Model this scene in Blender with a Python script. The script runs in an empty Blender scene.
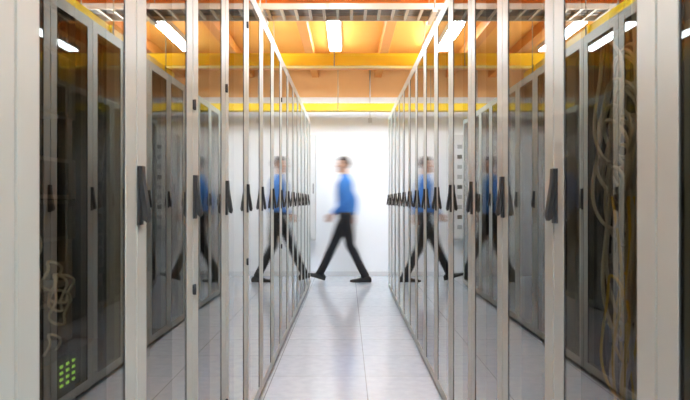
import bpy, bmesh, math, random
from mathutils import Vector, Matrix, kdtree
random.seed(7)
sc = bpy.context.scene
try:
    sc.view_settings.view_transform = 'Standard'
    sc.view_settings.look = 'None'
except Exception as e:
    print(e)

A = 0.515        # half aisle width
EYE = 1.14
CEIL = 3.15
YEND = 10.65
FPX = 699.0

# ---------------------------------------------------------------- materials
def newmat(name):
    m = bpy.data.materials.new(name); m.use_nodes = True
    return m, m.node_tree.nodes, m.node_tree.links

def pmat(name, col, rough=0.5, metal=0.0, noise=0.06, scale=6.0, spec=None, bump=0.0, coat=0.0):
    m, N, L = newmat(name)
    b = N['Principled BSDF']
    b.inputs['Roughness'].default_value = rough
    b.inputs['Metallic'].default_value = metal
    if coat: b.inputs['Coat Weight'].default_value = coat
    if spec is not None: b.inputs['Specular IOR Level'].default_value = spec
    tc = N.new('ShaderNodeTexCoord')
    nz = N.new('ShaderNodeTexNoise'); nz.inputs['Scale'].default_value = scale; nz.inputs['Detail'].default_value = 4
    L.new(tc.outputs['Object'], nz.inputs['Vector'])
    mx = N.new('ShaderNodeMix'); mx.data_type = 'RGBA'
    mx.inputs[6].default_value = (*[c*(1-noise) for c in col], 1)
    mx.inputs[7].default_value = (*[min(1, c*(1+noise)) for c in col], 1)
    L.new(nz.outputs['Fac'], mx.inputs[0]); L.new(mx.outputs[2], b.inputs['Base Color'])
    return m

def emat(name, col, s):
    m, N, L = newmat(name)
    b = N['Principled BSDF']
    b.inputs['Base Color'].default_value = (*col, 1)
    b.inputs['Emission Color'].default_value = (*col, 1)
    b.inputs['Emission Strength'].default_value = s
    return m

M_frame = pmat('rack_frame_paint', (0.46, 0.48, 0.44), 0.38, noise=0.04)
M_side = pmat('rack_side_paint', (0.26, 0.26, 0.24), 0.5)
M_dark = pmat('rack_interior_black', (0.020, 0.018, 0.015), 0.6)
M_post = pmat('rack_post_steel', (0.26, 0.24, 0.20), 0.45, 0.3)
M_unit1 = pmat('equipment_black', (0.03, 0.028, 0.025), 0.45)
M_unit2 = pmat('equipment_grey', (0.12, 0.11, 0.095), 0.45)
M_unit3 = pmat('equipment_silver', (0.30, 0.29, 0.26), 0.4, 0.3)
M_handle = pmat('handle_black_plastic', (0.008, 0.008, 0.009), 0.5)
M_led = emat('led_green', (0.40, 0.9, 0.10), 1.4)
M_wall = pmat('wall_white_paint', (0.86, 0.885, 0.91), 0.7, noise=0.015, scale=2)
M_wallo = pmat('wall_orange_bounce', (0.88, 0.54, 0.25), 0.7, noise=0.03)  # upper wall band: reflected orange light put into the wall colour
M_ceil = pmat('ceiling_orange_deck', (0.95, 0.41, 0.055), 0.6, noise=0.08, scale=3)
M_beam = pmat('beam_orange_paint', (0.70, 0.25, 0.03), 0.5, noise=0.08)
M_yel = pmat('raceway_yellow_plastic', (0.90, 0.62, 0.01), 0.35, noise=0.03)
M_steel = pmat('galvanised_steel', (0.46, 0.43, 0.37), 0.4, 0.6, noise=0.1)
M_cable = pmat('cable_cream', (0.66, 0.67, 0.58), 0.5)
M_cabley = pmat('cable_yellow', (0.85, 0.6, 0.05), 0.5)
M_cableg = pmat('cable_grey', (0.22, 0.22, 0.22), 0.5)
M_brass = pmat('sprinkler_brass', (0.45, 0.15, 0.06), 0.4, 0.5)
M_base = pmat('baseboard_grey', (0.72, 0.73, 0.75), 0.5)
M_cab = pmat('cabinet_light_grey', (0.66, 0.67, 0.67), 0.5)
M_cabd = pmat('cabinet_meter_grey', (0.36, 0.37, 0.37), 0.5)
M_lamp = emat('lamp_diffuser', (0.76, 0.90, 1.0), 82.0)
M_lamph = pmat('lamp_housing', (0.8, 0.8, 0.78), 0.5)

# tinted reflective door glass
M_glass, N, L = newmat('door_glass_tinted')
N.remove(N['Principled BSDF'])
out = N['Material Output']
tr = N.new('ShaderNodeBsdfTransparent'); tr.inputs['Color'].default_value = (0.38, 0.335, 0.26, 1)
gl = N.new('ShaderNodeBsdfGlossy'); gl.inputs['Roughness'].default_value = 0.0
gl.inputs['Color'].default_value = (0.96, 0.95, 0.92, 1)
lw = N.new('ShaderNodeLayerWeight'); lw.inputs['Blend'].default_value = 0.5
pw = N.new('ShaderNodeMath'); pw.operation = 'POWER'; pw.inputs[1].default_value = 3.1
L.new(lw.outputs['Facing'], pw.inputs[0])
ma = N.new('ShaderNodeMath'); ma.operation = 'MULTIPLY_ADD'; ma.inputs[1].default_value = 0.91; ma.inputs[2].default_value = 0.03
L.new(pw.outputs[0], ma.inputs[0])
ms = N.new('ShaderNodeMixShader')
L.new(ma.outputs[0], ms.inputs[0]); L.new(tr.outputs[0], ms.inputs[1]); L.new(gl.outputs[0], ms.inputs[2])
L.new(ms.outputs[0], out.inputs['Surface'])

# floor tiles 0.6 m
M_floor, N, L = newmat('floor_raised_tiles')
b = N['Principled BSDF']
tc = N.new('ShaderNodeTexCoord')
mp = N.new('ShaderNodeMapping'); mp.inputs['Location'].default_value = (-0.10, -0.35, 0)
L.new(tc.outputs['Object'], mp.inputs['Vector'])
br = N.new('ShaderNodeTexBrick'); br.offset = 0.0; br.squash = 1.0
br.inputs['Scale'].default_value = 1.0
br.inputs['Brick Width'].default_value = 0.6; br.inputs['Row Height'].default_value = 0.6
br.inputs['Mortar Size'].default_value = 0.0035; br.inputs['Mortar Smooth'].default_value = 0.2
br.inputs['Color1'].default_value = (0.71, 0.79, 0.89, 1); br.inputs['Color2'].default_value = (0.77, 0.845, 0.94, 1)
br.inputs['Mortar'].default_value = (0.38, 0.42, 0.47, 1)
L.new(mp.outputs[0], br.inputs['Vector'])
nz = N.new('ShaderNodeTexNoise'); nz.inputs['Scale'].default_value = 14; nz.inputs['Detail'].default_value = 8
L.new(tc.outputs['Object'], nz.inputs['Vector'])
cr = N.new('ShaderNodeValToRGB'); cr.color_ramp.elements[0].position = 0.3; cr.color_ramp.elements[0].color = (0.86, 0.87, 0.90, 1)
cr.color_ramp.elements[1].position = 0.65; cr.color_ramp.elements[1].color = (1, 1, 1, 1)
L.new(nz.outputs['Fac'], cr.inputs[0])
mx = N.new('ShaderNodeMix'); mx.data_type = 'RGBA'; mx.blend_type = 'MULTIPLY'; mx.inputs[0].default_value = 1
L.new(br.outputs['Color'], mx.inputs[6]); L.new(cr.outputs[0], mx.inputs[7]); L.new(mx.outputs[2], b.inputs['Base Color'])
b.inputs['Roughness'].default_value = 0.14

# ---------------------------------------------------------------- mesh builder
class MB:
    def __init__(s): s.v=[]; s.f=[]; s.m=[]; s.mats=[]; s.sm=[]
    def mi(s, mat):
        if mat not in s.mats: s.mats.append(mat)
        return s.mats.index(mat)
    def face(s, pts, mat, smooth=False):
        o=len(s.v); s.v += [tuple(p) for p in pts]; s.f.append(tuple(range(o,o+len(pts)))); s.m.append(s.mi(mat)); s.sm.append(smooth)
    def box(s, x0,x1,y0,y1,z0,z1, mat):
        o=len(s.v); k=s.mi(mat)
        s.v += [(x0,y0,z0),(x1,y0,z0),(x1,y1,z0),(x0,y1,z0),(x0,y0,z1),(x1,y0,z1),(x1,y1,z1),(x0,y1,z1)]
        for q in [(0,3,2,1),(4,5,6,7),(0,1,5,4),(1,2,6,5),(2,3,7,6),(3,0,4,7)]:
            s.f.append(tuple(o+i for i in q)); s.m.append(k); s.sm.append(False)
    def cyl(s, p0, p1, r, mat, seg=10, r1=None):
        p0=Vector(p0); p1=Vector(p1); r1 = r if r1 is None else r1
        d=(p1-p0).normalized(); u=d.orthogonal().normalized(); w=d.cross(u); o=len(s.v); k=s.mi(mat)
        for p,rr in ((p0,r),(p1,r1)):
            for i in range(seg):
                a=2*math.pi*i/seg; s.v.append(tuple(p+u*math.cos(a)*rr+w*math.sin(a)*rr))
        for i in range(seg):
            j=(i+1)%seg; s.f.append((o+i,o+j,o+seg+j,o+seg+i)); s.m.append(k); s.sm.append(True)
        s.f.append(tuple(o+i for i in reversed(range(seg)))); s.m.append(k); s.sm.append(False)
        s.f.append(tuple(o+seg+i for i in range(seg))); s.m.append(k); s.sm.append(False)
    def prism(s, prof, y0, y1, mat):   # profile in xz, extruded along y
        n=len(prof); o=len(s.v); k=s.mi(mat)
        s.v += [(x,y0,z) for x,z in prof]+[(x,y1,z) for x,z in prof]
        for i in range(n):
            j=(i+1)%n; s.f.append((o+i,o+j,o+n+j,o+n+i)); s.m.append(k); s.sm.append(False)
        s.f.append(tuple(o+i for i in range(n))); s.m.append(k); s.sm.append(False)
        s.f.append(tuple(o+n+i for i in reversed(range(n)))); s.m.append(k); s.sm.append(False)
    def mesh(s, name, recalc=False):
        me=bpy.data.meshes.new(name); me.from_pydata(s.v,[],s.f)
        for m in s.mats: me.materials.append(m)
        me.polygons.foreach_set('material_index', s.m); me.polygons.foreach_set('use_smooth', s.sm)
        me.update()
        if recalc:
            bm=bmesh.new(); bm.from_mesh(me); bmesh.ops.recalc_face_normals(bm, faces=bm.faces); bm.to_mesh(me); bm.free()
        return me
    def obj(s, name, loc=(0,0,0), rot=0, recalc=False, bevel=0):
        o=bpy.data.objects.new(name, s.mesh(name, recalc)); sc.collection.objects.link(o)
        o.location=loc; o.rotation_euler[2]=rot
        if bevel:
            bv=o.modifiers.new('bevel','BEVEL'); bv.width=bevel; bv.segments=2; bv.limit_method='ANGLE'
        return o

# ---------------------------------------------------------------- room shell
XW = 3.2; YB = -3.0
def simple(name, *args):
    mb=MB(); mb.box(*args); return mb.obj(name)
simple('floor', -XW, XW, YB, YEND, -0.1, 0, M_floor)
simple('ceiling', -XW, XW, YB, YEND, CEIL, CEIL+0.1, M_ceil)
mb=MB(); mb.box(-XW,XW,YEND,YEND+0.1,0,2.72,M_wall); mb.box(-XW,XW,YEND,YEND+0.1,2.72,CEIL,M_wallo); mb.obj('wall_back')
simple('wall_left', -XW-0.1, -XW, YB, YEND, 0, CEIL, M_wall)
simple('wall_right', XW, XW+0.1, YB, YEND, 0, CEIL, M_wall)
simple('wall_front', -XW, XW, YB-0.1, YB, 0, CEIL, M_wall)
mb=MB(); mb.box(-XW,XW,YEND-0.015,YEND,0,0.07,M_base); mb.obj('baseboard_back', bevel=0.004)

# ceiling beams (longitudinal joists + cross beams)
for x in (-2.75,-1.9,-1.15,-0.50,0.45,1.5,2.2,2.9):
    mb=MB(); mb.box(x-0.055,x+0.055,YB,YEND,CEIL-0.13,CEIL,M_beam); mb.obj('ceiling_joist', bevel=0.006)
for y in (-1.0,1.5,4.0,6.5,9.6):
    mb=MB(); w=0.07
    mb.box(-XW,XW,y-w,y+w,CEIL-0.20,CEIL-0.185,M_beam); mb.box(-XW,XW,y-0.012,y+0.012,CEIL-0.185,CEIL-0.015,M_beam)
    mb.box(-XW,XW,y-w,y+w,CEIL-0.015,CEIL,M_beam); mb.obj('ceiling_beam')

# ceiling lights
def ceil_light(x,y):
    mb=MB()
    h=0.75
    mb.prism([(-0.09,0),(0.09,0),(0.075,-0.05),(-0.075,-0.05)], -h, h, M_lamph)
    mb.box(-0.065,0.065,-h+0.03,h-0.03,-0.068,-0.0505,M_lamp)
    return mb.obj('ceiling_light',(x,y,CEIL-0.0))
for x in (-2.45,-1.5,-0.17,1.04,1.85):
    for y in (-1.9,0.3,4.3,8.35):
        if abs(x+1.5)<0.1 and y<0: continue
        ceil_light(x,y)

# ---------------------------------------------------------------- trays
def raceway_cross(name,y,z,x0,x1,h=0.13,w=0.2,mat=None):
    mb=MB(); t=0.008
    mb.box(x0,x1,y-w/2,y+w/2,z,z+t,M_yel)
    mb.box(x0,x1,y-w/2,y-w/2+t,z+t,z+h,M_yel); mb.box(x0,x1,y+w/2-t,y+w/2,z+t,z+h,M_yel)
    mb.box(x0,x1,y-w/2-0.01,y-w/2,z+h-0.018,z+h,M_yel)
    x=x0+0.35
    while x<x1:
        mb.box(x-0.03,x+0.03,y-w/2-0.012,y-w/2,z-0.004,z+h+0.004,M_yel)
        mb.cyl((x,y-w/2-0.02,z-0.01),(x,y-w/2-0.02,CEIL),0.005,M_steel,6)
        x+=1.35
    for i in range(int((w-.03)/.022)):
        yy=y-w/2+0.02+i*0.022
        mb.cyl((x0,yy,z+0.018),(x1,yy,z+0.018),0.008,M_cabley,6)
    return mb.obj(name)
raceway_cross('yellow_cable_raceway',7.25,2.53,-XW,XW,0.125,0.14)
raceway_cross('yellow_cable_raceway',10.2,2.45,-XW,XW,0.10)
def raceway_long(x,z,y0,y1,h=0.11,w=0.2):
    mb=MB(); t=0.008
    mb.box(x-w/2,x+w/2,y0,y1,z,z+t,M_yel)
    mb.box(x-w/2,x-w/2+t,y0,y1,z+t,z+h,M_yel); mb.box(x+w/2-t,x+w/2,y0,y1,z+t,z+h,M_yel)
    y=y0+0.5
    while y<y1:
        mb.box(x-w/2-0.012,x-w/2,y-0.03,y+0.03,z-0.004,z+h+0.004,M_yel)
        mb.box(x+w/2,x+w/2+0.012,y-0.03,y+0.03,z-0.004,z+h+0.004,M_yel)
        mb.cyl((x-w/2-0.02,y,z-0.01),(x-w/2-0.02,y,CEIL),0.005,M_steel,6)
        mb.cyl((x+w/2+0.02,y,z-0.01),(x+w/2+0.02,y,CEIL),0.005,M_steel,6)
        y+=1.5
    for i in range(6):
        xx=x-w/2+0.03+i*0.026
        mb.cyl((xx,y0,z+0.018),(xx,y1,z+0.018),0.008,M_cabley,6)
    return mb.obj('yellow_cable_raceway')
raceway_long(-0.84,2.33,YB+0.2,7.1); raceway_long(0.84,2.33,YB+0.2,7.1)

# steel ladder tray with cables, crossing the room
def ladder(y,z):
    mb=MB()
    mb.box(-XW,XW,y-0.2,y-0.185,z,z+0.05,M_steel); mb.box(-XW,XW,y+0.185,y+0.2,z,z+0.05,M_steel)
    x=-XW+0.1
    while x<XW:
        mb.box(x-0.012,x+0.012,y-0.185,y+0.185,z+0.005,z+0.02,M_steel); x+=0.12
    for i,x in enumerate([-3,-1.9,-0.75,0.72,1.9,3]):
        for yy in (y-0.21,y+0.21): mb.cyl((x,yy,z-0.02),(x,yy,CEIL),0.006,M_steel,6)
        mb.box(x-0.02,x+0.02,y-0.23,y+0.23,z-0.03,z,M_steel)
    return mb.obj('steel_cable_ladder')
ladder(6.1,2.76)
def curve_obj(name, splines, r, mat):
    cu=bpy.data.curves.new(name,'CURVE'); cu.dimensions='3D'; cu.bevel_depth=r; cu.bevel_resolution=2; cu.resolution_u=6
    for pts in splines:
        s=cu.splines.new('NURBS'); s.points.add(len(pts)-1)
        for p,q in zip(s.points,pts): p.co=(*q,1)
        s.use_endpoint_u=True; s.order_u=3
    cu.materials.append(mat)
    o=bpy.data.objects.new(name,cu); sc.collection.objects.link(o); return o
spl=[]
for i in range(9):
    y=5.95+i*0.037; spl.append([(-XW+0.02+j*0.33, y+random.uniform(-.02,.02), 2.792+random.uniform(0,.016)) for j in range(20)])
curve_obj('overhead_cable_run',spl,0.009,M_cableg)

# sprinkler pipe with heads
mb=MB()
mb.cyl((-XW,5.6,2.94),(XW,5.6,2.94),0.022,M_steel,12)
for x in (-2.2,-0.18,0.36,2.4):
    mb.cyl((x,5.6,2.94),(x,5.6,2.80),0.011,M_brass,8); mb.cyl((x,5.6,2.80),(x,5.6,2.785),0.02,M_brass,12)
    mb.cyl((x,5.6,2.76),(x,5.6,2.755),0.026,M_brass,12)
    for s in (-1,1): mb.cyl((x+s*0.018,5.6,2.788),(x+s*0.006,5.6,2.757),0.003,M_brass,6)
for x in (-2.8,-1,1,2.8): mb.cyl((x,5.6,2.95),(x,5.6,CEIL),0.006,M_steel,6)
mb.obj('sprinkler_pipe')

# conduits on end wall
for x in (-0.92,0.33):
    mb=MB(); 
    mb.cyl((x,YEND-0.02,2.40),(x,YEND-0.02,CEIL),0.010,M_base,8)
    mb.box(x-0.03,x+0.03,YEND-0.04,YEND,2.33,2.40,M_cab); mb.obj('wall_conduit')

# electrical cabinet on the end wall
mb=MB()
mb.box(-0.95,-0.49,YEND-0.2,YEND-0.001,0.55,2.13,M_cab)
mb.box(-0.93,-0.51,YEND-0.215,YEND-0.2,0.58,2.10,M_cab)
for r in range(9):
    for c in range(3):
        x=-0.90+c*0.12; z=0.72+r*0.15
        mb.box(x,x+0.07,YEND-0.222,YEND-0.215,z,z+0.06,M_cabd if (r+c)%3 else M_unit2)
mb.box(-0.53,-0.52,YEND-0.235,YEND-0.215,1.25,1.4,M_handle)
mb.obj('electrical_cabinet', bevel=0.003)

# ---------------------------------------------------------------- server racks
RH=2.24; RD=1.0; PW=0.6; HZ=-0.085
def rack_mesh(seed, handle=True, hinges=(), leds=False):
    rnd=random.Random(seed); mb=MB(); hw=PW/2-0.0015
    mb.box(-RD,-0.035,-hw,-hw+0.018,0.0,RH,M_side); mb.box(-RD,-0.035,hw-0.018,hw,0.0,RH,M_side)
    mb.box(-RD,-0.035,-hw+0.018,hw-0.018,RH-0.03,RH,M_side)
    mb.box(-RD,-RD+0.02,-hw+0.018,hw-0.018,0.03,RH-0.03,M_dark)
    mb.box(-RD,-0.035,-hw+0.018,hw-0.018,0.0,0.05,M_side)
    mb.box(-RD+0.02,-0.06,-hw+0.018,-hw+0.024,0.05,RH-0.03,M_dark); mb.box(-RD+0.02,-0.06,hw-0.024,hw-0.018,0.05,RH-0.03,M_dark)
    mb.box(-RD+0.02,-0.06,-hw+0.024,hw-0.024,RH-0.036,RH-0.03,M_dark)
    for s in (-1,1):
        y0,y1=sorted((s*hw,s*(hw-0.045))); mb.box(-0.055,-0.032,y0,y1,0.0,RH,M_frame)
        y0,y1=sorted((s*0.245,s*0.215)); mb.box(-0.15,-0.13,y0,y1,0.05,RH-0.036,M_post); mb.box(-0.78,-0.76,y0,y1,0.05,RH-0.036,M_post)
    d0,d1=-0.030,0.0; st=0.078; g=0.003
    mb.box(d0,d1,-hw+g,-hw+st,0.035,RH-0.01,M_frame); mb.box(d0,d1,hw-st,hw-g,0.035,RH-0.01,M_frame)
    mb.box(d0,d1,-hw+st,hw-st,0.035,0.085,M_frame); mb.box(d0,d1,-hw+st,hw-st,RH-0.07,RH-0.01,M_frame)
    sx0,sx1=-0.008,-0.0018
    mb.box(sx0,sx1,-hw+st,-hw+st+0.005,0.085,RH-0.07,M_handle); mb.box(sx0,sx1,hw-st-0.005,hw-st,0.085,RH-0.07,M_handle)
    y0,y1=-hw+st,hw-st
    mb.face([(-0.003,y0,0.085),(-0.003,y1,0.085),(-0.003,y1,RH-0.07),(-0.003,y0,RH-0.07)],M_glass)
    if handle:
        yh=-hw+0.018; h=HZ
        mb.box(0.0,0.006,yh-0.017,yh+0.017,1.168+h,1.308+h,M_handle)
        mb.prism([(x,z+h) for x,z in [(0.006,1.308),(0.011,1.308),(0.013,1.27),(0.022,1.215),(0.026,1.185),(0.021,1.174),(0.013,1.180),(0.009,1.22),(0.006,1.24)]],yh-0.013,yh+0.013,M_handle)
    for z in hinges:
        mb.box(-0.002,0.004,-hw+0.0005,-hw+0.016,z-0.015,z+0.015,M_handle)
        mb.cyl((0.004,-hw+0.008,z-0.017),(0.004,-hw+0.008,z+0.017),0.005,M_handle,8)
    if leds:
        mb.box(-0.11,-0.06,-0.21,0.21,0.765,0.835,M_unit1)
        for r in range(4):
            for c in range(3):
                y=0.005+c*0.030; z=0.778+r*0.0125
                mb.box(-0.060,-0.058,y,y+0.012,z,z+0.005,M_led)
        for c in range(3): mb.box(-0.060,-0.059,-0.20+c*0.045,-0.165+c*0.045,0.78,0.82,M_dark)
    z=0.12
    while z<RH-0.25:
        u=rnd.choice([1,1,1,2,2,3,4]); h=u*0.0445
        if rnd.random()<0.25: z+=h; continue
        m=rnd.choice([M_unit1,M_unit1,M_unit2,M_unit2,M_unit3])
        xf=-0.125
        mb.box(-0.75,xf,-0.213,0.213,z+0.002,z+h-0.002,m)
        mb.box(xf,xf+0.004,-0.24,0.24,z+0.001,z+h-0.001,m)
        n=6 if u<3 else 4
        for i in range(n):
            a=-0.2+i*0.4/n
            mb.box(xf+0.004,xf+0.007,a+0.006,a+0.4/n-0.006,z+0.010,z+h-0.010,M_unit1 if m!=M_unit1 else M_dark)
        z+=h+rnd.choice([0,0,0.0445])
    return mb.mesh('server_rack')
meshes=[rack_mesh(s) for s in range(4)]
plain=[rack_mesh(s,False) for s in (5,6)]
ledrack=rack_mesh(7,False,(),True)
lefth={1:rack_mesh(11,True,(0.855,1.45)),2:rack_mesh(12,True,(0.315,1.60)),3:rack_mesh(13,True,(0.84,2.01)),6:rack_mesh(14,True,(0.8,1.9))}
nearright=rack_mesh(21,True)
def rack(side,i):
    y0=1.645 if side<0 else 1.81
    yc=y0+PW*i+PW/2
    if side>0 and i==-1: me=nearright
    elif i<-1: me=plain[i%2]
    elif i==-1: me=ledrack
    elif side<0 and i in lefth: me=lefth[i]
    else: me=meshes[(i*3+(2 if side>0 else 0))%4]
    o=bpy.data.objects.new('server_rack',me); sc.collection.objects.link(o)
    o.location=(side*A,yc,0); o.rotation_euler[2]=0 if side<0 else math.pi
for i in range(-5,13): rack(-1,i)
for i in range(-5,12): rack(1,i)

# cables behind the glass
def loops(cx,yc,zc,n,rz,ry,seed,xs=0.03):
    r=random.Random(seed); out=[]
    for k in range(n):
        a=rz*r.uniform(.7,1.1); bb=ry*r.uniform(.6,1.1); oy=yc+r.uniform(-.03,.03); oz=zc+r.uniform(-.1,.1); x=cx+r.uniform(-xs,xs)
        out.append([(x+0.008*math.sin(3*t), oy+bb*math.cos(t), oz+a*math.sin(t)) for t in [2*math.pi*j/14*1.05+k for j in range(15)]])
    return out
def strands(cx,yc,z0,z1,n,seed,wob=.03,xs=.025):
    r=random.Random(seed); out=[]
    for k in range(n):
        x=cx+r.uniform(-xs,xs); y=yc+r.uniform(-.05,.05); nn=7
        out.append([(x+r.uniform(-.01,.01), y+r.uniform(-wob,wob), z0+(z1-z0)*j/(nn-1)) for j in range(nn)])
    return out
X=A+0.075
s=loops(X,1.53,1.28,12,.14,.11,1)+loops(X,1.50,1.08,10,.18,.09,2)+strands(X,1.44,0.5,1.60,7,3)+loops(X,1.49,0.85,8,.12,.08,5)
curve_obj('network_cable_bundle',s,0.0042,M_cable)
curve_obj('network_cable_bundle',strands(X-.015,1.49,0.5,1.15,3,9)+loops(X-.01,1.49,0.9,3,.13,.07,6),0.0032,M_cabley)
s=loops(-A-0.09,1.40,0.93,5,.04,.05,11,.010)+strands(-A-0.09,1.30,0.85,1.10,3,12,.03,.010)
curve_obj('network_cable_bundle',s,0.0028,M_cable)

# ---------------------------------------------------------------- walking man
MX=-0.045; MY=9.9
def W(F,Lt,Z): return Vector((MX-F, MY-Lt, Z))
S_shirt=pmat('shirt_blue_cotton',(0.04,0.19,0.56),0.8,noise=0.12,scale=9)
S_trou=pmat('trousers_black',(0.008,0.008,0.012),0.8)
S_skin=pmat('skin',(0.50,0.28,0.19),0.5)
S_hair=pmat('hair_dark',(0.015,0.010,0.008),0.55,scale=40,noise=.3)
S_shoe=pmat('shoe_black_leather',(0.01,0.01,0.01),0.3)
S_belt=pmat('belt_leather',(0.02,0.014,0.01),0.4)
S_eye=pmat('eye_white',(0.8,0.8,0.8),0.2)
S_iris=pmat('iris_brown',(0.03,0.015,0.01),0.2)
S_lip=pmat('lips',(0.42,0.17,0.13),0.5)
S_pants=[S_shirt,S_trou,S_skin,S_hair,S_shoe,S_belt,S_lip]
bv=[]; bf=[]; lab=[]
def ringmesh(rings, label, V=None,Fc=None,Lb=None):
    V=bv if V is None else V; Fc=bf if Fc is None else Fc; Lb=lab if Lb is None else Lb
    o=len(V); n=len(rings[0])
    for r in rings:
        for p in r: V.append(Vector(p)); Lb.append(label)
    for i in range(len(rings)-1):
        for j in range(n):
            k=(j+1)%n; Fc.append((o+i*n+j,o+i*n+k,o+(i+1)*n+k,o+(i+1)*n+j))
    Fc.append(tuple(o+j for j in reversed(range(n)))); Fc.append(tuple(o+(len(rings)-1)*n+j for j in range(n)))
def cat(p0,p1,p2,p3,t):
    return 0.5*((2*p1)+(-p0+p2)*t+(2*p0-5*p1+4*p2-p3)*t*t+(-p0+3*p1-3*p2+p3)*t**3)
def interp(rows, sub):
    out=[]; R=[list(r) for r in rows]; n=len(R)
    for i in range(n-1):
        a=R[max(0,i-1)]; b_=R[i]; c=R[i+1]; d=R[min(n-1,i+2)]
        for k in range(sub):
            t=k/sub; out.append([cat(a[q],b_[q],c[q],d[q],t) for q in range(len(b_))])
    out.append(R[-1]); return out
def limb(rows, label, sub=8, seg=20, V=None,Fc=None,Lb=None, squash=1.0):
    P=interp(rows,sub); pts=[W(p[0],p[1],p[2]) for p in P]; rings=[]
    ref=Vector((1,0,0))
    for i,p in enumerate(pts):
        d=(pts[min(i+1,len(pts)-1)]-pts[max(i-1,0)]).normalized()
        u=(ref-d*ref.dot(d)).normalized(); w=d.cross(u); r=P[i][3]
        rings.append([p+u*math.cos(a)*r+w*math.sin(a)*r*squash for a in [2*math.pi*j/seg for j in range(seg)]])
    ringmesh(rings,label,V,Fc,Lb)
def stack(rows,label,sub=6,seg=32):
    P=interp(rows,sub)
    ringmesh([[W(p[1]+p[3]*math.cos(a), p[2]+p[4]*math.sin(a), p[0]) for a in [2*math.pi*j/seg for j in range(seg)]] for p in P],label)
# torso
stack([(0.80,0.0,0,0.07,0.11),(0.85,0.0,0,0.105,0.155),(0.91,-0.005,0,0.118,0.172),(0.965,0.0,0,0.112,0.163)],1)
stack([(0.955,0.0,0,0.119,0.169),(0.99,0.0,0,0.119,0.168)],5,3)
stack([(0.985,0.0,0,0.116,0.165),(1.03,0.003,0,0.122,0.168),(1.10,0.005,0,0.118,0.160),(1.20,0.008,0,0.120,0.168),(1.30,0.008,0,0.124,0.182),(1.38,0.005,0,0.118,0.188),(1.43,0.0,0,0.100,0.165),(1.47,0.0,0,0.078,0.115),(1.495,0.003,0,0.064,0.075)],0)
stack([(1.485,0.008,0,0.064,0.066),(1.515,0.012,0,0.063,0.062)],0,3)
stack([(1.47,0.005,0,0.052,0.054),(1.54,0.012,0,0.053,0.053),(1.62,0.012,0,0.055,0.055)],2)
# legs
limb([(-0.005,0.088,0.90,0.098),(-0.03,0.09,0.76,0.092),(-0.055,0.09,0.62,0.076),(-0.068,0.088,0.52,0.066),(-0.13,0.088,0.40,0.062),(-0.20,0.088,0.25,0.056),(-0.262,0.088,0.13,0.056),(-0.285,0.088,0.075,0.060)],1)
limb([(0.005,-0.088,0.90,0.098),(0.065,-0.09,0.76,0.092),(0.125,-0.09,0.62,0.076),(0.175,-0.088,0.505,0.066),(0.23,-0.086,0.38,0.062),(0.29,-0.085,0.25,0.056),(0.345,-0.085,0.14,0.055),(0.368,-0.085,0.095,0.058)],1)
# arms
limb([(0.0,0.10,1.405,0.055),(0.0,0.165,1.415,0.066),(-0.002,0.205,1.375,0.062),(-0.010,0.228,1.27,0.052),(-0.018,0.240,1.155,0.047),(0.06,0.235,1.075,0.044),(0.13,0.222,1.005,0.038),(0.165,0.216,0.968,0.036)],0)
limb([(0.0,-0.10,1.405,0.055),(0.0,-0.165,1.415,0.066),(-0.02,-0.205,1.375,0.062),(-0.07,-0.228,1.28,0.052),(-0.125,-0.240,1.17,0.046),(-0.135,-0.243,1.08,0.042),(-0.125,-0.24,0.98,0.036),(-0.12,-0.238,0.945,0.036)],0)
limb([(0.145,0.220,0.99,0.027),(0.185,0.213,0.945,0.025)],2,3)
limb([(-0.122,-0.238,0.97,0.027),(-0.117,-0.236,0.915,0.025)],2,3)
# shoes
def shoe(aF,aL,pitch,heelz):
    rows=[(-0.085,.020,.012,.050),(-0.078,.030,.0,.068),(-0.05,.036,.0,.088),(-0.01,.037,.0,.100),(0.03,.037,.0,.092),(0.07,.040,.0,.070),(0.11,.046,.0,.056),(0.15,.048,.0,.048),(0.185,.042,.0,.042),(0.21,.028,.004,.034),(0.222,.012,.010,.026)]
    rings=[]; c,s_=math.cos(pitch),math.sin(pitch)
    for p in interp(rows,4):
        r=[]
        for j in range(24):
            a=2*math.pi*j/24; ca,sa=math.cos(a),math.sin(a)
            yy=p[1]*math.copysign(abs(ca)**0.7,ca); zz=(p[2]+p[3])/2+(p[3]-p[2])/2*math.copysign(abs(sa)**0.7,sa)
            f=p[0]+0.085; F=f*c-zz*s_-0.085; Z=f*s_+zz*c
            r.append(W(aF+F,aL+yy,Z+heelz))
        rings.append(r)
    ringmesh(rings,4)
shoe(-0.285,0.088,0.0,0.0)
shoe(0.375,-0.085,math.radians(17),0.0)
# head
HC=(0.022,0.0,1.652)
def headpt(d,k=1.0):
    f,l,z=d
    rz=0.118; rf=0.098; rl=0.076
    F=f*rf; Lr=l*rl; Z=z*rz
    if z<0:
        t=-z; Lr*=1-0.30*t*t; 
        if f<0: F*=1-0.45*t
        else: F*=1-0.10*t
        F+=0.018*t
    if z>0 and f<0: F*=1.04
    return (HC[0]+F*k,HC[1]+Lr*k,HC[2]+Z*k)
rings=[]
for i in range(1,24):
    th=math.pi*i/24
    rings.append([W(*headpt((math.sin(th)*math.cos(a),math.sin(th)*math.sin(a),math.cos(th)))) for a in [2*math.pi*j/36 for j in range(36)]])
ringmesh(rings,2)
def ell(c,r,label,seg=14):
    ringmesh([[W(c[0]+r[0]*math.sin(th)*math.cos(a),c[1]+r[1]*math.sin(th)*math.sin(a),c[2]+r[2]*math.cos(th)) for a in [2*math.pi*j/seg for j in range(seg)]] for th in [math.pi*i/10 for i in range(1,10)]],label)
rings=[]
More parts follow.
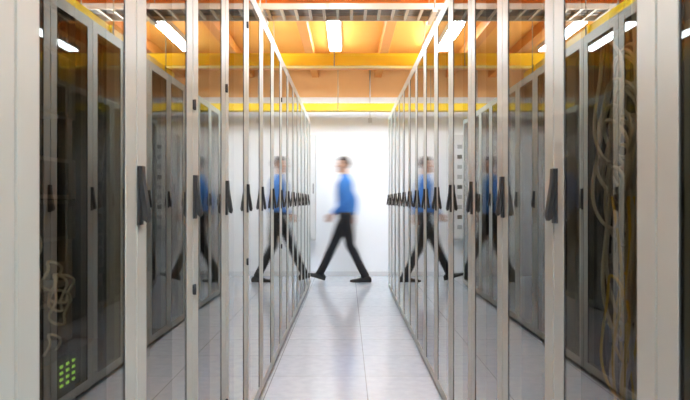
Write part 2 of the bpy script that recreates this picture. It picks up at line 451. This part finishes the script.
for i in range(1,24):
    th=math.pi*i/24; r=[]
    for j in range(36):
        a=2*math.pi*j/36; d=(math.sin(th)*math.cos(a),math.sin(th)*math.sin(a),math.cos(th))
        f,l,z=d
        hairy = (z>0.50) or (f<0.12 and z>-0.05) or (f<-0.35 and z>-0.45)
        r.append(W(*headpt(d,1.075 if hairy else 0.90)))
    rings.append(r)
ringmesh(rings,3)
ell((HC[0]+0.104,0,HC[2]-0.022),(0.020,0.013,0.012),2)
limb([(HC[0]+0.090,0,HC[2]+0.018,0.008),(HC[0]+0.102,0,HC[2]-0.016,0.011)],2,3)
ell((HC[0]+0.088,0,HC[2]-0.098),(0.020,0.024,0.016),2)
ell((HC[0]+0.093,0,HC[2]-0.056),(0.010,0.024,0.0055),6); ell((HC[0]+0.090,0,HC[2]-0.067),(0.011,0.021,0.006),6)
for s_ in (-1,1):
    ell((HC[0]-0.008,s_*0.078,HC[2]-0.012),(0.018,0.010,0.032),2)
    ell((HC[0]+0.086,s_*0.032,HC[2]+0.022),(0.009,0.022,0.006),3)
    ell((HC[0]+0.060,s_*0.040,HC[2]-0.03),(0.025,0.020,0.020),2)

me=bpy.data.meshes.new('tmpbody'); me.from_pydata([tuple(v) for v in bv],[],bf)
bm=bmesh.new(); bm.from_mesh(me); bmesh.ops.recalc_face_normals(bm,faces=bm.faces); bm.to_mesh(me); bm.free()
tmp=bpy.data.objects.new('tmpbody',me); sc.collection.objects.link(tmp)
rm=tmp.modifiers.new('r','REMESH'); rm.mode='VOXEL'; rm.voxel_size=0.006
sm=tmp.modifiers.new('s','SMOOTH'); sm.iterations=3; sm.factor=0.5
dg=bpy.context.evaluated_depsgraph_get()
body=bpy.data.meshes.new_from_object(tmp.evaluated_get(dg)); bpy.data.objects.remove(tmp)
kd=kdtree.KDTree(len(bv))
for i,v in enumerate(bv): kd.insert(v,i)
kd.balance()
V=[v.co.copy() for v in body.vertices]; Fs=[tuple(p.vertices) for p in body.polygons]
print('body faces',len(Fs))
mi=[lab[kd.find(p.center)[1]] for p in body.polygons]
hv=[];hf=[];hl=[]
def hand(w,d,side):
    d=Vector(d).normalized()
    n=Vector((0,-side,0.0)); n=(n-d*n.dot(d)).normalized()
    t=Vector((1,0,0.25)); t=(t-d*t.dot(d)-n*t.dot(n)).normalized()
    w=Vector(w)
    rows=[(0,.026,.019),(.02,.031,.018),(.05,.040,.017),(.08,.042,.014),(.092,.038,.011)]
    rings=[]
    for s_,hw_,th_ in rows:
        c=w+d*s_; r=[]
        for j in range(16):
            a=2*math.pi*j/16; q=c+t*hw_*math.copysign(abs(math.cos(a))**.8,math.cos(a))+n*th_*math.sin(a); r.append(W(*q))
        rings.append(r)
    ringmesh(rings,2,hv,hf,hl)
    for k,(off,ln) in enumerate(((.030,.070),(.0105,.078),(-.0095,.073),(-.029,.058))):
        p=w+d*.080+t*off; rows=[]; cur=math.radians(10+4*k); q=p.copy()
        rows.append((*q,.0090))
        for m_,fr in enumerate((.45,.32,.23)):
            cur+=math.radians((12,24,20)[m_]); q=q+(d*math.cos(cur)+n*math.sin(cur))*ln*fr; rows.append((*q,(.0085,.0078,.0062)[m_]))
        limb(rows,2,4,10,hv,hf,hl)
    p=w+d*.022+t*.024
    rows=[(*p,.012),(*(p+t*.020+d*.022+n*.008),.0115),(*(p+t*.028+d*.048+n*.016),.0095),(*(p+t*.026+d*.070+n*.022),.0075)]
    limb(rows,2,4,10,hv,hf,hl)
hand((0.178,0.214,0.953),(0.55,-0.05,-0.83),1)
hand((-0.118,-0.236,0.925),(0.12,0.02,-1.0),-1)
o=len(V); V+=hv; Fs+=[tuple(o+i for i in f) for f in hf]; mi+=[2]*len(hf)
def ball(c,r,idx,seg=12):
    global V,Fs,mi
    tv=[];tf=[];tl=[]
    ringmesh([[W(c[0]+r*math.sin(th)*math.cos(a),c[1]+r*math.sin(th)*math.sin(a),c[2]+r*math.cos(th)) for a in [2*math.pi*j/seg for j in range(seg)]] for th in [math.pi*i/8 for i in range(1,8)]],0,tv,tf,tl)
    o=len(V); V+=tv; Fs+=[tuple(o+i for i in f) for f in tf]; mi+=[idx]*len(tf)
for s_ in (-1,1):
    ball((HC[0]+0.0805,s_*0.032,HC[2]+0.003),0.0115,7); ball((HC[0]+0.0880,s_*0.032,HC[2]+0.003),0.0052,8)
mm=bpy.data.meshes.new('walking_man'); mm.from_pydata([tuple(v) for v in V],[],Fs)
for m in S_pants+[S_eye,S_iris]: mm.materials.append(m)
mm.polygons.foreach_set('material_index',mi); mm.polygons.foreach_set('use_smooth',[True]*len(Fs)); mm.update()
bm=bmesh.new(); bm.from_mesh(mm); bmesh.ops.recalc_face_normals(bm,faces=bm.faces); bm.to_mesh(mm); bm.free()
man=bpy.data.objects.new('walking_man',mm); sc.collection.objects.link(man)
# he really is walking: the upper body travels while the planted feet stay put
man.shape_key_add(name='Basis'); sk=man.shape_key_add(name='stride')
for i,v in enumerate(mm.vertices):
    t=max(0.0,min(1.0,(v.co.z-0.06)/0.9)); sk.data[i].co=(v.co.x-0.27*t,v.co.y,v.co.z)
sk.slider_min=-1; sk.slider_max=1
sk.value=-1; sk.keyframe_insert('value',frame=0)
sk.value=1; sk.keyframe_insert('value',frame=2)
try:
    for fc in mm.shape_keys.animation_data.action.fcurves:
        for k in fc.keyframe_points: k.interpolation='LINEAR'
except Exception as e: print('fc',e)
sc.frame_set(1)
sc.render.use_motion_blur=True

# ---------------------------------------------------------------- light
def area(name,loc,rot,sx,sy,e,col):
    l=bpy.data.lights.new(name,'AREA'); l.shape='RECTANGLE'; l.size=sx; l.size_y=sy; l.energy=e; l.color=col
    o=bpy.data.objects.new(name,l); sc.collection.objects.link(o); o.location=loc; o.rotation_euler=rot
for x in (-1.3,1.3):
    for y in (0.5,3.5,6.5): area('added_ceiling_fill',(x,y,2.32),(math.pi,0,0),0.25,2.4,50,(1,0.98,0.94))  # unseen area lights added above the racks to brighten the ceiling
w=bpy.data.worlds.new('World'); sc.world=w; w.use_nodes=True
w.node_tree.nodes['Background'].inputs[0].default_value=(0.8,0.85,1,1); w.node_tree.nodes['Background'].inputs[1].default_value=0.3

# ---------------------------------------------------------------- camera
cd=bpy.data.cameras.new('camera'); cam=bpy.data.objects.new('camera',cd); sc.collection.objects.link(cam)
cam.location=(-0.02,0,EYE); cam.rotation_euler=(math.radians(90),0,0)
cd.sensor_width=36; cd.lens=FPX/690*36; cd.shift_x=-2/690; cd.shift_y=1/690
cd.clip_start=0.05
cd.dof.use_dof=True; cd.dof.focus_distance=4.0; cd.dof.aperture_fstop=9.0
sc.camera=cam
